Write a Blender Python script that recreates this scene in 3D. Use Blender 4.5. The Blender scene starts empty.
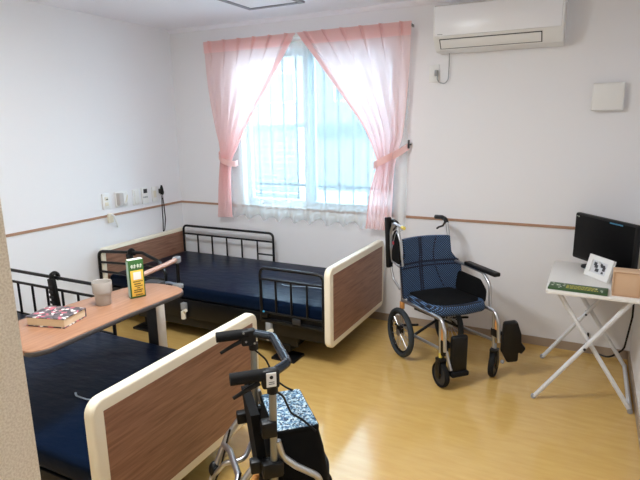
import bpy, bmesh, math, random
from mathutils import Vector, Matrix
random.seed(7)
C = bpy.context.scene.collection
S = bpy.context.scene
PI = math.pi

# ------------------------------------------------------------------ camera, sky, added fill lights, exposure
cam_d = bpy.data.cameras.new('camera')
cam = bpy.data.objects.new('camera', cam_d)
C.objects.link(cam)
FPX, YAW, PITCH, ROLL = 527.3, math.radians(27.107), math.radians(12.387), math.radians(-0.8175)
CAM = Vector((3.446, -3.848, 1.5666))
_f = Vector((-math.sin(YAW)*math.cos(PITCH), math.cos(YAW)*math.cos(PITCH), -math.sin(PITCH)))
_r = Vector((math.cos(YAW), math.sin(YAW), 0))
_u = _r.cross(_f)
_r2 = _r*math.cos(ROLL) + _u*math.sin(ROLL)
_u2 = -_r*math.sin(ROLL) + _u*math.cos(ROLL)
M = Matrix((_r2, _u2, -_f)).transposed().to_4x4()
M.translation = CAM
cam.matrix_world = M
cam_d.sensor_width = 36.0
cam_d.lens = 36.0*FPX/640.0
cam_d.clip_start = 0.05
S.camera = cam

w = bpy.data.worlds.new('overcast_sky')
S.world = w
w.use_nodes = True
bg = w.node_tree.nodes['Background']
bg.inputs[0].default_value = (0.68, 0.87, 1.0, 1)
bg.inputs[1].default_value = 9.0

def area_fill(name, loc, rot, sx, sy, power, col):
    l = bpy.data.lights.new(name, 'AREA')
    l.shape = 'RECTANGLE'; l.size = sx; l.size_y = sy
    l.energy = power; l.color = col
    o = bpy.data.objects.new(name, l); C.objects.link(o)
    o.location = loc; o.rotation_euler = rot
    return o
def point_fill(name, loc, power, col, rad=0.14):
    l = bpy.data.lights.new(name, 'POINT'); l.energy = power; l.color = col; l.shadow_soft_size = rad
    o = bpy.data.objects.new(name, l); C.objects.link(o); o.location = loc
    return o
ROOM_FILL = point_fill('room_fill_light', (1.95, -2.3, 2.14), 6.0, (0.9, 0.95, 1.0))  # fill light added to brighten the room, no such lamp seen
DOWN_FILL = area_fill('room_fill_downlight', (1.95, -2.3, 2.315), (0, 0, 0), 0.55, 0.55, 24.0, (0.93, 0.97, 1.0))  # downward fill added to brighten the floor and low walls
HALL_FILL = point_fill('corridor_fill_light', (3.14, -4.4, 2.16), 2.5, (0.88, 0.95, 1.0))  # unseen fill added behind the camera in the corridor

S.view_settings.view_transform = 'Standard'
S.view_settings.look = 'None'
S.view_settings.gamma = 1.0
S.view_settings.use_curve_mapping = False
S.view_settings.exposure = 0.84
S.cycles.transparent_max_bounces = 24
S.cycles.max_bounces = 12
S.cycles.diffuse_bounces = 6
S.cycles.sample_clamp_indirect = 6.0

# ------------------------------------------------------------------ materials
def lin(c):
    return tuple(((v/255.0)/12.92 if v/255.0 <= 0.04045 else ((v/255.0+0.055)/1.055)**2.4) for v in c)

def pmat(name, rgb, rough=0.5, metal=0.0, spec=None, coat=0.0):
    m = bpy.data.materials.new(name); m.use_nodes = True
    b = m.node_tree.nodes['Principled BSDF']
    b.inputs['Base Color'].default_value = (*lin(rgb), 1)
    b.inputs['Roughness'].default_value = rough
    b.inputs['Metallic'].default_value = metal
    if spec is not None: b.inputs['Specular IOR Level'].default_value = spec
    if coat: b.inputs['Coat Weight'].default_value = coat
    return m

def nodes(m): return m.node_tree.nodes, m.node_tree.links, m.node_tree.nodes['Principled BSDF']

def add_bump(m, scale, strength, dist=0.002, detail=2.0, stretch=None):
    n, l, b = nodes(m)
    tc = n.new('ShaderNodeTexCoord'); mp = n.new('ShaderNodeMapping')
    if stretch: mp.inputs['Scale'].default_value = stretch
    t = n.new('ShaderNodeTexNoise'); t.inputs['Scale'].default_value = scale; t.inputs['Detail'].default_value = detail
    bp = n.new('ShaderNodeBump'); bp.inputs['Strength'].default_value = strength; bp.inputs['Distance'].default_value = dist
    l.new(tc.outputs['Object'], mp.inputs[0]); l.new(mp.outputs[0], t.inputs['Vector'])
    l.new(t.outputs['Fac'], bp.inputs['Height']); l.new(bp.outputs[0], b.inputs['Normal'])
    return t

def add_mix(m, rgb1, rgb2, scale, stretch=(1, 1, 1), lo=0.35, hi=0.65, detail=4.0, distortion=0.0, rough=None):
    n, l, b = nodes(m)
    tc = n.new('ShaderNodeTexCoord'); mp = n.new('ShaderNodeMapping'); mp.inputs['Scale'].default_value = stretch
    t = n.new('ShaderNodeTexNoise'); t.inputs['Scale'].default_value = scale
    t.inputs['Detail'].default_value = detail; t.inputs['Distortion'].default_value = distortion
    r = n.new('ShaderNodeValToRGB')
    r.color_ramp.elements[0].position = lo; r.color_ramp.elements[0].color = (*lin(rgb1), 1)
    r.color_ramp.elements[1].position = hi; r.color_ramp.elements[1].color = (*lin(rgb2), 1)
    l.new(tc.outputs['Object'], mp.inputs[0]); l.new(mp.outputs[0], t.inputs['Vector'])
    l.new(t.outputs['Fac'], r.inputs[0]); l.new(r.outputs[0], b.inputs['Base Color'])
    return r

WALL = pmat('off_white_wallpaper', (234, 234, 237), 0.85); add_bump(WALL, 160, 0.12, 0.002)
JAMB = pmat('stippled_beige_wallpaper', (205, 192, 172), 0.9)
add_mix(JAMB, (216, 203, 182), (236, 226, 208), 230, lo=0.36, hi=0.64, detail=2.0); add_bump(JAMB, 230, 0.35, 0.003)
CEIL = pmat('white_ceiling_paper', (240, 239, 246), 0.9); add_bump(CEIL, 120, 0.1, 0.002)
FLOOR = pmat('amber_vinyl_floor', (206, 162, 92), 0.14, spec=0.75)
add_mix(FLOOR, (198, 160, 92), (209, 174, 106), 5.0, stretch=(1.2, 6, 1), lo=0.25, hi=0.75, detail=4)
BASEB = pmat('taupe_vinyl_skirting', (164, 146, 128), 0.5)
TRIM = pmat('brown_wood_trim', (172, 134, 110), 0.5)
WHITE = pmat('white_plastic', (232, 232, 230), 0.4)
IVORY = pmat('ivory_plastic', (226, 219, 200), 0.4)
GREYP = pmat('grey_plastic', (150, 152, 155), 0.45)
DGREY = pmat('dark_grey_plastic', (40, 42, 46), 0.5)
BLACK = pmat('black_plastic', (7, 8, 10), 0.45, spec=0.35)
BLACKM = pmat('black_painted_steel', (8, 10, 14), 0.35, spec=0.4)
RUBBER = pmat('black_rubber', (10, 11, 13), 0.8, spec=0.3)
TYRE = pmat('dark_grey_tyre_rubber', (40, 48, 54), 0.75)
ALU = pmat('brushed_aluminium', (190, 192, 196), 0.28, metal=0.9)
ALU_S = pmat('window_aluminium', (206, 216, 222), 0.4, metal=0.1)
ALUD = pmat('dull_champagne_aluminium', (150, 150, 142), 0.35, metal=0.7)
CHROME = pmat('chrome', (210, 212, 216), 0.15, metal=1.0)
CREAM = pmat('cream_bed_frame', (234, 226, 206), 0.38)
WOOD = pmat('walnut_panel', (150, 105, 78), 0.45)
add_mix(WOOD, (120, 82, 64), (166, 124, 100), 5.0, stretch=(4, 1.1, 16), lo=0.25, hi=0.75, detail=6, distortion=0.6)
TABLEWOOD = pmat('light_cherry_tabletop', (196, 146, 106), 0.36)
add_mix(TABLEWOOD, (138, 98, 74), (166, 124, 97), 5.0, stretch=(14, 1.2, 4), lo=0.25, hi=0.75, detail=6, distortion=0.4)
NAVY = pmat('navy_vinyl', (12, 23, 42), 0.3, spec=0.06); NAVY.node_tree.nodes['Principled BSDF'].inputs['Specular Tint'].default_value = (0.25, 0.5, 1.0, 1); add_bump(NAVY, 9, 0.3, 0.012, detail=3, stretch=(1, 2.2, 1))
WTABLE = pmat('white_tabletop', (228, 226, 222), 0.4)
WSTEEL = pmat('white_painted_steel', (214, 216, 220), 0.35)
SCREEN = pmat('black_screen', (5, 6, 8), 0.45, spec=0.15)
PAPERB = pmat('kraft_board', (206, 172, 140), 0.75)
GREEN = pmat('leaf_green_print', (52, 98, 44), 0.5)
YELLOW = pmat('yellow_print', (232, 190, 78), 0.55)
LETTER = pmat('dark_ink', (70, 50, 24), 0.6)
WINK = pmat('white_ink', (228, 236, 220), 0.6)
YINK = pmat('yellow_ink', (210, 196, 90), 0.6)
PAGES = pmat('book_pages', (222, 200, 168), 0.8)
MUGM = pmat('pale_grey_ceramic', (172, 166, 160), 0.5)
PEACH = pmat('beige_grip_vinyl', (204, 160, 142), 0.5)
ORANGE = pmat('amber_reflector', (214, 150, 84), 0.4)
RED = pmat('red_plastic', (196, 52, 72), 0.4)
BLUEP = pmat('blue_grey_paint', (112, 126, 146), 0.35)
CYAN = pmat('sky_blue_plastic', (70, 170, 220), 0.4)
YPL = pmat('yellow_plastic', (222, 200, 90), 0.4)
BLACKFAB = pmat('black_nylon', (7, 8, 10), 0.85, spec=0.2); add_bump(BLACKFAB, 300, 0.2, 0.001)
STRAPW = pmat('white_webbing', (150, 164, 182), 0.6)

def weave(name, dark, light, scale, plane):
    m = pmat(name, dark, 0.75); n, l, b = nodes(m)
    tc = n.new('ShaderNodeTexCoord'); sp = n.new('ShaderNodeSeparateXYZ'); cx = n.new('ShaderNodeCombineXYZ')
    mp = n.new('ShaderNodeMapping'); mp.inputs['Rotation'].default_value = (0, 0, PI/4)
    v = n.new('ShaderNodeTexVoronoi'); v.voronoi_dimensions = '2D'; v.inputs['Scale'].default_value = scale; v.inputs['Randomness'].default_value = 0.0
    r = n.new('ShaderNodeValToRGB')
    r.color_ramp.elements[0].position = 0.20; r.color_ramp.elements[0].color = (*lin(light), 1)
    r.color_ramp.elements[1].position = 0.36; r.color_ramp.elements[1].color = (*lin(dark), 1)
    l.new(tc.outputs['Object'], sp.inputs[0])
    l.new(sp.outputs[plane[0]], cx.inputs[0]); l.new(sp.outputs[plane[1]], cx.inputs[1])
    l.new(cx.outputs[0], mp.inputs[0]); l.new(mp.outputs[0], v.inputs['Vector'])
    l.new(v.outputs['Distance'], r.inputs[0]); l.new(r.outputs[0], b.inputs['Base Color'])
    return m
BLUEMESH = weave('blue_dotted_mesh', (4, 9, 24), (86, 124, 172), 92, (1, 2))

def mosaic(name, cols, scale, rough=0.6):
    m = pmat(name, cols[0], rough); n, l, b = nodes(m)
    tc = n.new('ShaderNodeTexCoord'); v = n.new('ShaderNodeTexVoronoi'); v.inputs['Scale'].default_value = scale
    sep = n.new('ShaderNodeSeparateColor'); r = n.new('ShaderNodeValToRGB'); r.color_ramp.interpolation = 'CONSTANT'
    e = r.color_ramp.elements
    while len(e) < len(cols): e.new(0.5)
    for i, c in enumerate(cols):
        e[i].position = i/len(cols); e[i].color = (*lin(c), 1)
    l.new(tc.outputs['Object'], v.inputs['Vector']); l.new(v.outputs['Color'], sep.inputs[0])
    l.new(sep.outputs[0], r.inputs[0]); l.new(r.outputs[0], b.inputs['Base Color'])
    return m
BOOKCOVER = mosaic('patchwork_book_cover', [(70, 66, 70), (92, 84, 88), (56, 54, 60), (186, 92, 108), (84, 78, 82), (226, 220, 214), (64, 60, 66), (120, 104, 106)], 75)
SEATPRINT = mosaic('blue_white_floral_fabric', [(52, 88, 122), (124, 160, 184), (176, 200, 212), (26, 46, 70), (92, 130, 160), (196, 212, 218)], 150, 0.7)

def sheer(name, rgb, clear, rough_part=0.5):
    m = bpy.data.materials.new(name); m.use_nodes = True
    n, l = m.node_tree.nodes, m.node_tree.links
    n.remove(n['Principled BSDF']); out = n['Material Output']
    d = n.new('ShaderNodeBsdfDiffuse'); t = n.new('ShaderNodeBsdfTranslucent'); tr = n.new('ShaderNodeBsdfTransparent')
    d.inputs[0].default_value = t.inputs[0].default_value = (*lin(rgb), 1)
    a = n.new('ShaderNodeMixShader'); a.inputs[0].default_value = rough_part
    b = n.new('ShaderNodeMixShader'); b.inputs[0].default_value = 1-clear
    l.new(d.outputs[0], a.inputs[1]); l.new(t.outputs[0], a.inputs[2])
    l.new(tr.outputs[0], b.inputs[1]); l.new(a.outputs[0], b.inputs[2]); l.new(b.outputs[0], out.inputs[0])
    return m
PINK = sheer('pink_curtain_cloth', (249, 219, 217), 0.19, 0.5)
PINKD = sheer('doubled_pink_cloth', (245, 206, 203), 0.05, 0.5)
PINKTIE = sheer('pink_tie_cloth', (240, 200, 194), 0.0, 0.3)
LACE = sheer('white_lace', (232, 240, 244), 0.72, 0.5)
SCREENNET = sheer('insect_screen', (150, 165, 175), 0.72, 0.2)

def glass_mat():
    m = bpy.data.materials.new('window_glass'); m.use_nodes = True
    n, l = m.node_tree.nodes, m.node_tree.links
    n.remove(n['Principled BSDF']); out = n['Material Output']
    tr = n.new('ShaderNodeBsdfTransparent'); tr.inputs[0].default_value = (0.93, 0.97, 0.98, 1)
    g = n.new('ShaderNodeBsdfGlossy'); g.inputs['Roughness'].default_value = 0.02
    b = n.new('ShaderNodeMixShader'); b.inputs[0].default_value = 0.05
    l.new(tr.outputs[0], b.inputs[1]); l.new(g.outputs[0], b.inputs[2]); l.new(b.outputs[0], out.inputs[0])
    return m
GLASS = glass_mat()
FILLM = bpy.data.materials.new('fill_lamp_diffuser'); FILLM.use_nodes = True  # glowing cover of the added fill lamps
FILLM.node_tree.nodes['Principled BSDF'].inputs['Emission Color'].default_value = (1, 0.95, 0.9, 1)
FILLM.node_tree.nodes['Principled BSDF'].inputs['Emission Strength'].default_value = 2.0

# ------------------------------------------------------------------ mesh helpers
def fillet(pts, r, n=5, closed=False):
    P = [Vector(p) for p in pts]; out = []
    N = len(P)
    for i in range(N):
        if not closed and i in (0, N-1): out.append(P[i]); continue
        a, b, c = P[i-1], P[i], P[(i+1) % N]
        d1, d2 = (a-b), (c-b); l1, l2 = d1.length, d2.length
        if l1 < 1e-6 or l2 < 1e-6: continue
        d1.normalize(); d2.normalize()
        ang = d1.angle(d2)
        if ang > PI-0.05: out.append(b); continue
        t = min(r/math.tan(ang/2), l1*0.49, l2*0.49)
        p0, p2 = b+d1*t, b+d2*t
        for k in range(n+1):
            s = k/n
            out.append(p0*(1-s)**2 + b*2*s*(1-s) + p2*s*s)
    return out

class MB:
    def __init__(self): self.bm = bmesh.new()
    def _merge(self, t, mtx=None):
        if mtx is not None: t.transform(mtx)
        me = bpy.data.meshes.new('tmp'); t.to_mesh(me); t.free()
        self.bm.from_mesh(me); bpy.data.meshes.remove(me)
        return self
    def box(self, x0, x1, y0, y1, z0, z1, bev=0.0, seg=2, mtx=None):
        t = bmesh.new(); bmesh.ops.create_cube(t, size=1)
        t.transform(Matrix.Translation(((x0+x1)/2, (y0+y1)/2, (z0+z1)/2)) @ Matrix.Diagonal((abs(x1-x0), abs(y1-y0), abs(z1-z0), 1)))
        if bev > 0: bmesh.ops.bevel(t, geom=t.edges[:], offset=bev, segments=seg, profile=0.5, affect='EDGES')
        return self._merge(t, mtx)
    def cyl(self, a, b, r, r2=None, n=16, cap=True):
        a, b = Vector(a), Vector(b); d = b-a
        t = bmesh.new()
        bmesh.ops.create_cone(t, cap_ends=cap, segments=n, radius1=r, radius2=r if r2 is None else r2, depth=d.length)
        q = d.to_track_quat('Z', 'Y').to_matrix().to_4x4(); q.translation = (a+b)/2
        return self._merge(t, q)
    def sphere(self, c, r, sc=(1, 1, 1), n=12):
        t = bmesh.new(); bmesh.ops.create_uvsphere(t, u_segments=n*2, v_segments=n, radius=r)
        return self._merge(t, Matrix.Translation(c) @ Matrix.Diagonal((*sc, 1)))
    def tube(self, pts, r, fr=0.0, n=10, closed=False, flat=None):
        P = fillet(pts, fr, 6, closed) if fr > 0 else [Vector(p) for p in pts]
        bm = self.bm; N = len(P); rings = []; up = None
        for i in range(N):
            if closed: tan = P[(i+1) % N]-P[i-1]
            else: tan = P[min(i+1, N-1)]-P[max(i-1, 0)]
            tan.normalize()
            if up is None:
                up = Vector((0, 0, 1)) if abs(tan.z) < 0.9 else Vector((1, 0, 0))
            x = up-tan*up.dot(tan)
            if x.length < 1e-4: x = tan.orthogonal()
            x.normalize(); up = x; y = tan.cross(x)
            rr = r[i] if isinstance(r, (list, tuple)) else r
            rx, ry = (rr, rr) if flat is None else flat
            rings.append([bm.verts.new(P[i]+x*rx*math.cos(2*PI*k/n)+y*ry*math.sin(2*PI*k/n)) for k in range(n)])
        for i in range(N if closed else N-1):
            A, B = rings[i], rings[(i+1) % N]
            for k in range(n): bm.faces.new((A[k], A[(k+1) % n], B[(k+1) % n], B[k]))
        if not closed:
            bm.faces.new(list(reversed(rings[0]))); bm.faces.new(rings[-1])
        return self
    def prism(self, outline, a, b, axis=2, bev=0.0, seg=2):
        """outline: 2-D points; extruded from a to b along axis"""
        def mk(p, h):
            if axis == 2: return (p[0], p[1], h)
            if axis == 1: return (p[0], h, p[1])
            return (h, p[0], p[1])
        t = bmesh.new()
        A = [t.verts.new(mk(p, a)) for p in outline]; B = [t.verts.new(mk(p, b)) for p in outline]
        n = len(A)
        f1 = t.faces.new(A); f2 = t.faces.new(list(reversed(B)))
        for i in range(n): t.faces.new((A[i], B[i], B[(i+1) % n], A[(i+1) % n]))
        bmesh.ops.recalc_face_normals(t, faces=t.faces[:])
        if bev > 0:
            es = [e for f in (f1, f2) for e in f.edges]
            bmesh.ops.bevel(t, geom=es, offset=bev, segments=seg, profile=0.5, affect='EDGES')
        return self._merge(t)
    def ring_frame(self, outer, inner, a, b, axis=2):
        def mk(p, h):
            if axis == 2: return (p[0], p[1], h)
            if axis == 1: return (p[0], h, p[1])
            return (h, p[0], p[1])
        bm = self.bm; n = len(outer)
        V = [[bm.verts.new(mk(p, h)) for p in ring] for ring in (outer, inner) for h in (a, b)]
        oa, ob, ia, ib = V
        for i in range(n):
            j = (i+1) % n
            bm.faces.new((oa[i], oa[j], ob[j], ob[i])); bm.faces.new((ia[j], ia[i], ib[i], ib[j]))
            bm.faces.new((oa[j], oa[i], ia[i], ia[j])); bm.faces.new((ob[i], ob[j], ib[j], ib[i]))
        return self
    def lathe(self, prof, c=(0, 0, 0), n=32, axis=2):
        bm = self.bm; rings = []
        for r, z in prof:
            if r < 1e-6:
                v = bm.verts.new((0, 0, z)); rings.append([v])
            else: rings.append([bm.verts.new((r*math.cos(2*PI*k/n), r*math.sin(2*PI*k/n), z)) for k in range(n)])
        vs = [v for R in rings for v in R]
        for A, B in zip(rings, rings[1:]):
            for k in range(n):
                if len(A) == 1: bm.faces.new((A[0], B[k], B[(k+1) % n]))
                elif len(B) == 1: bm.faces.new((A[k], A[(k+1) % n], B[0]))
                else: bm.faces.new((A[k], A[(k+1) % n], B[(k+1) % n], B[k]))
        if axis == 1: R = Matrix.Rotation(PI/2, 4, 'X')
        elif axis == 0: R = Matrix.Rotation(PI/2, 4, 'Y')
        else: R = Matrix.Identity(4)
        T = Matrix.Translation(c) @ R
        for v in vs: v.co = T @ v.co
        return self
    def grid(self, fn, nu, nv):
        bm = self.bm
        V = [[bm.verts.new(fn(i/nu, j/nv)) for j in range(nv+1)] for i in range(nu+1)]
        for i in range(nu):
            for j in range(nv): bm.faces.new((V[i][j], V[i+1][j], V[i+1][j+1], V[i][j+1]))
        return self
    def build(self, name, mat, parent=None, loc=(0, 0, 0), rot=(0, 0, 0), recalc=True, angle=38):
        bm = self.bm
        if recalc: bmesh.ops.recalc_face_normals(bm, faces=bm.faces[:])
        for f in bm.faces: f.smooth = True
        lim = math.radians(angle)
        for e in bm.edges:
            if len(e.link_faces) == 2 and e.calc_face_angle(0) > lim: e.smooth = False
        me = bpy.data.meshes.new(name); bm.to_mesh(me); bm.free()
        me.materials.append(mat)
        o = bpy.data.objects.new(name, me); C.objects.link(o)
        o.location = loc; o.rotation_euler = rot
        if parent is not None: o.parent = parent
        return o

def thing(name, label, cat, loc=(0, 0, 0), rz=0.0, group=None):
    o = bpy.data.objects.new(name, None); C.objects.link(o)
    o.empty_display_size = 0.1
    o.location = loc; o.rotation_euler = (0, 0, rz)
    return tag(o, label, cat, group)
def tag(o, label, cat, group=None):
    o['label'] = label; o['category'] = cat
    if group: o['group'] = group
    return o
def struct(o, label=None):
    o['kind'] = 'structure'
    if label: o['label'] = label
    return o
def kids(o): return [c for c in C.objects if c.parent == o]
def copy_tree(o, parent=None):
    c = o.copy(); C.objects.link(c)
    if parent is not None: c.parent = parent
    for k in kids(o): copy_tree(k, c)
    return c
def rrect(x0, x1, y0, y1, r, n=6):
    out = []
    for cx, cy, a0 in ((x1-r, y1-r, 0), (x0+r, y1-r, 90), (x0+r, y0+r, 180), (x1-r, y0+r, 270)):
        for k in range(n+1):
            a = math.radians(a0+90*k/n); out.append((cx+r*math.cos(a), cy+r*math.sin(a)))
    return out

# ------------------------------------------------------------------ the room
W, H, SY, CX = 3.785, 2.40, -3.264, 2.50       # width, height, south wall face, corridor opening edge
WX0, WX1, WZ0, WZ1 = 0.70, 2.16, 0.84, 2.185   # window opening
HEND = -6.0
struct(MB().box(-0.15, W+0.15, HEND-0.1, 0.15, -0.12, 0.0).build('floor', FLOOR))
struct(MB().box(-0.15, W+0.15, HEND-0.1, 0.15, H, H+0.12).build('ceiling', CEIL))
struct(MB().box(-0.15, 0, SY-0.12, 0.15, 0, H).build('wall_left', WALL))
mb = MB()
mb.box(0, WX0, 0, 0.15, 0, H); mb.box(WX1, W+0.15, 0, 0.15, 0, H)
mb.box(WX0, WX1, 0, 0.15, 0, WZ0); mb.box(WX0, WX1, 0, 0.15, WZ1, H)
struct(mb.build('wall_back', WALL))
struct(MB().box(W, W+0.15, HEND, 0, 0, H).build('wall_right', WALL))
struct(MB().box(0, CX, HEND, SY, 0, H, 0.004).build('wall_front', JAMB), 'stippled beige wall end at the left edge of the photo')
struct(MB().box(CX, W, HEND-0.1, HEND, 0, H).build('wall_corridor', WALL))
struct(MB().box(0.0, 0.008, SY, 0, 0.857, 0.875).build('trim_1', TRIM), 'brown wood rail along the left wall')
mb = MB(); mb.box(0.008, 0.50, -0.008, 0, 0.857, 0.875); mb.box(0.50, W, -0.008, 0, 0.857, 0.875)
struct(mb.build('trim_2', TRIM), 'brown wood rail along the back wall')
struct(MB().prism([(0, H), (-0.03, H), (-0.03, H-0.012), (-0.008, H-0.03), (0, H-0.03)], 0, W, axis=0).build('trim_3', CEIL), 'pale cornice strip above the curtains')
struct(MB().box(0, 0.008, SY, 0, 0, 0.06).build('baseboard_left', BASEB))
struct(MB().box(0.008, W-0.008, -0.008, 0, 0, 0.06).build('baseboard_back', BASEB))
struct(MB().box(W-0.008, W, HEND, 0, 0, 0.06).build('baseboard_right', BASEB))

# window: casing, two sliding sashes with panes, insect screen, outside safety grille
wf = MB()
wf.ring_frame([(WX0-0.045, WZ0-0.045), (WX1+0.045, WZ0-0.045), (WX1+0.045, WZ1+0.045), (WX0-0.045, WZ1+0.045)],
              [(WX0, WZ0), (WX1, WZ0), (WX1, WZ1), (WX0, WZ1)], -0.012, 0.0, axis=1)
wf.ring_frame([(WX0, WZ0), (WX1, WZ0), (WX1, WZ1), (WX0, WZ1)],
              [(WX0+0.03, WZ0+0.03), (WX1-0.03, WZ0+0.03), (WX1-0.03, WZ1-0.03), (WX0+0.03, WZ1-0.03)], 0.0, 0.15, axis=1)
win = struct(wf.build('window_1', WHITE), 'sliding window between the pink curtains')
XM = 1.37
for (a, b, y) in ((WX0+0.03, XM+0.04, 0.085), (XM-0.04, WX1-0.03, 0.045)):
    m = MB(); z0, z1 = WZ0+0.03, WZ1-0.03
    m.ring_frame([(a, z0), (b, z0), (b, z1), (a, z1)], [(a+0.045, z0+0.06), (b-0.045, z0+0.06), (b-0.045, z1-0.05), (a+0.045, z1-0.05)], y-0.015, y+0.015, axis=1)
    sash = m.build('sash', ALU_S, win)
    MB().box(a+0.045, b-0.045, y-0.003, y+0.003, z0+0.06, z1-0.05).build('pane', GLASS, sash)
MB().box(XM+0.02, WX1-0.035, 0.122, 0.124, WZ0+0.03, WZ1-0.03).build('insect_screen', SCREENNET, win)
m = MB(); MB_Z = (WZ0+0.05, WZ1-0.02)
for k in range(11):
    x = WX0+0.08+k*0.131
    m.box(x-0.007, x+0.007, 0.19, 0.202, WZ0-0.03, WZ1+0.02)
m.box(WX0-0.02, WX1+0.02, 0.186, 0.206, 1.035, 1.06); m.box(WX0-0.02, WX1+0.02, 0.186, 0.206, WZ0-0.02, WZ0+0.005)
m.box(WX0-0.02, WX1+0.02, 0.186, 0.206, WZ1-0.01, WZ1+0.015)
for x in (WX0-0.01, WX1+0.01):
    for z in (0.86, 2.13): m.box(x-0.01, x+0.01, 0.15, 0.20, z, z+0.03)
m.build('safety_grille', pmat('grey_blue_grille', (40, 54, 66), 0.5), win)

# ceiling hatch
h = thing('ceiling_hatch', 'white square ceiling hatch with a grey rim near the window', 'hatch', (1.36, -0.63, H))
MB().ring_frame([(-.23, -.23), (.23, -.23), (.23, .23), (-.23, .23)], [(-.195, -.195), (.195, -.195), (.195, .195), (-.195, .195)], -0.014, 0).build('rim', pmat('hatch_rim_grey', (136, 136, 146), 0.5), h)
MB().box(-.2, .2, -.2, .2, -0.008, 0).build('panel', CEIL, h)

# unseen ceiling fixtures added to go with the fill lights
l = thing('added_fill_lamp', 'added square white fill lamp on the ceiling over the near footboard', 'lamp', (1.95, -2.3, H))
MB().box(-.3, .3, -.3, .3, -0.05, 0, 0.008).build('fill_lamp_body', WHITE, l)
MB().box(-.28, .28, -.28, .28, -0.07, -0.05, 0.006).build('fill_diffuser', FILLM, l)
l = thing('added_fill_lamp', 'added square white fill lamp on the corridor ceiling', 'lamp', (3.14, -4.4, H))
MB().box(-.27, .27, -.27, .27, -0.03, 0, 0.006).build('fill_lamp_body', WHITE, l)
MB().box(-.25, .25, -.25, .25, -0.045, -0.03, 0.004).build('fill_diffuser', FILLM, l)

# ------------------------------------------------------------------ outside
struct(MB().box(-20, 24, 0.16, 40, -0.3, -0.2).build('ground', pmat('pale_concrete', (168, 170, 170), 0.9)))
hs = thing('neighbour_house', 'pale two storey house behind the shed outside the window', 'house', (-5.4, 13, -0.2))
MB().box(-6, 5, 0, 6, 0, 5.2).build('wall', pmat('pinkish_render', (110, 102, 102), 0.9), hs)
MB().prism([(-0.6, 5.1), (6.6, 5.1), (3.0, 6.8)], -6.5, 5.5, axis=0).build('roof', pmat('grey_roof_tile', (92, 100, 108), 0.8), hs)
for x in (-3.6, -1.2, 1.4, 3.4):
    f = MB().box(x-.55, x+.55, -0.05, 0.0, 2.5, 3.6, 0.01).build('window', ALU_S, hs)
    MB().box(x-.48, x+.48, -0.07, -0.05, 2.57, 3.53).build('pane', pmat('dark_glass', (60, 72, 80), 0.1), f)
sh = thing('shed', 'white shed with a blue grey roof edge outside the window', 'shed', (-4.2, 9, -0.2))
MB().box(-2.2, 2.6, 0, 2.5, 0, 1.5).build('wall', pmat('white_shed_wall', (112, 114, 114), 0.9), sh)
MB().box(-2.35, 2.75, -0.15, 2.65, 1.45, 1.78, .01).build('roof', pmat('blue_grey_sheet', (44, 56, 62), 0.7), sh)
MB().box(-.6, .5, -0.02, 0.0, 0.0, 1.3, .004).build('shutter', pmat('pale_grey_shutter', (110, 120, 124), 0.7), sh)
fb = thing('boundary_fence', 'pale louvred fence panel standing outside the window', 'fence', (-3.75, 6.6, -0.2))
m = MB()
for k in range(11): m.box(-1.4, 1.4, -0.02, 0.02, 0.1+k*0.14, 0.21+k*0.14)
m.build('slats', pmat('pale_blue_grey_slats', (58, 68, 72), 0.6), fb)
for x in (-1.42, 1.42): MB().box(x-.04, x+.04, -.05, .05, 0, 1.7, .005).build('post', ALU_S, fb)
tag(MB().box(-3, 3, -0.08, 0.08, 0, 1.15, 0.01).build('garden_wall', pmat('white_block_wall', (90, 94, 94), 0.9), None, (3.2, 7.2, -0.2)), 'low white block wall outside the right half of the window', 'wall')

# ------------------------------------------------------------------ curtains
def lerp(a, b, t): return a+(b-a)*t
def curve(pts, t):
    # piecewise smooth interpolation of (t, value)
    for (t0, v0), (t1, v1) in zip(pts, pts[1:]):
        if t <= t1:
            s = (t-t0)/(t1-t0); return lerp(v0, v1, s)
    return pts[-1][1]
def hermite(pts, t):
    n = len(pts)
    for i in range(n-1):
        t0, v0 = pts[i]; t1, v1 = pts[i+1]
        if t <= t1 or i == n-2:
            m0 = (v1-pts[i-1][1])/(t1-pts[i-1][0]) if i > 0 else (v1-v0)/(t1-t0)
            m1 = (pts[i+2][1]-v0)/(pts[i+2][0]-t0) if i < n-2 else (v1-v0)/(t1-t0)
            hh = t1-t0; s = (t-t0)/hh
            return (2*s**3-3*s*s+1)*v0+(s**3-2*s*s+s)*hh*m0+(-2*s**3+3*s*s)*v1+(s**3-s*s)*hh*m1
ZT, ZB = 2.25, 0.765
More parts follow.
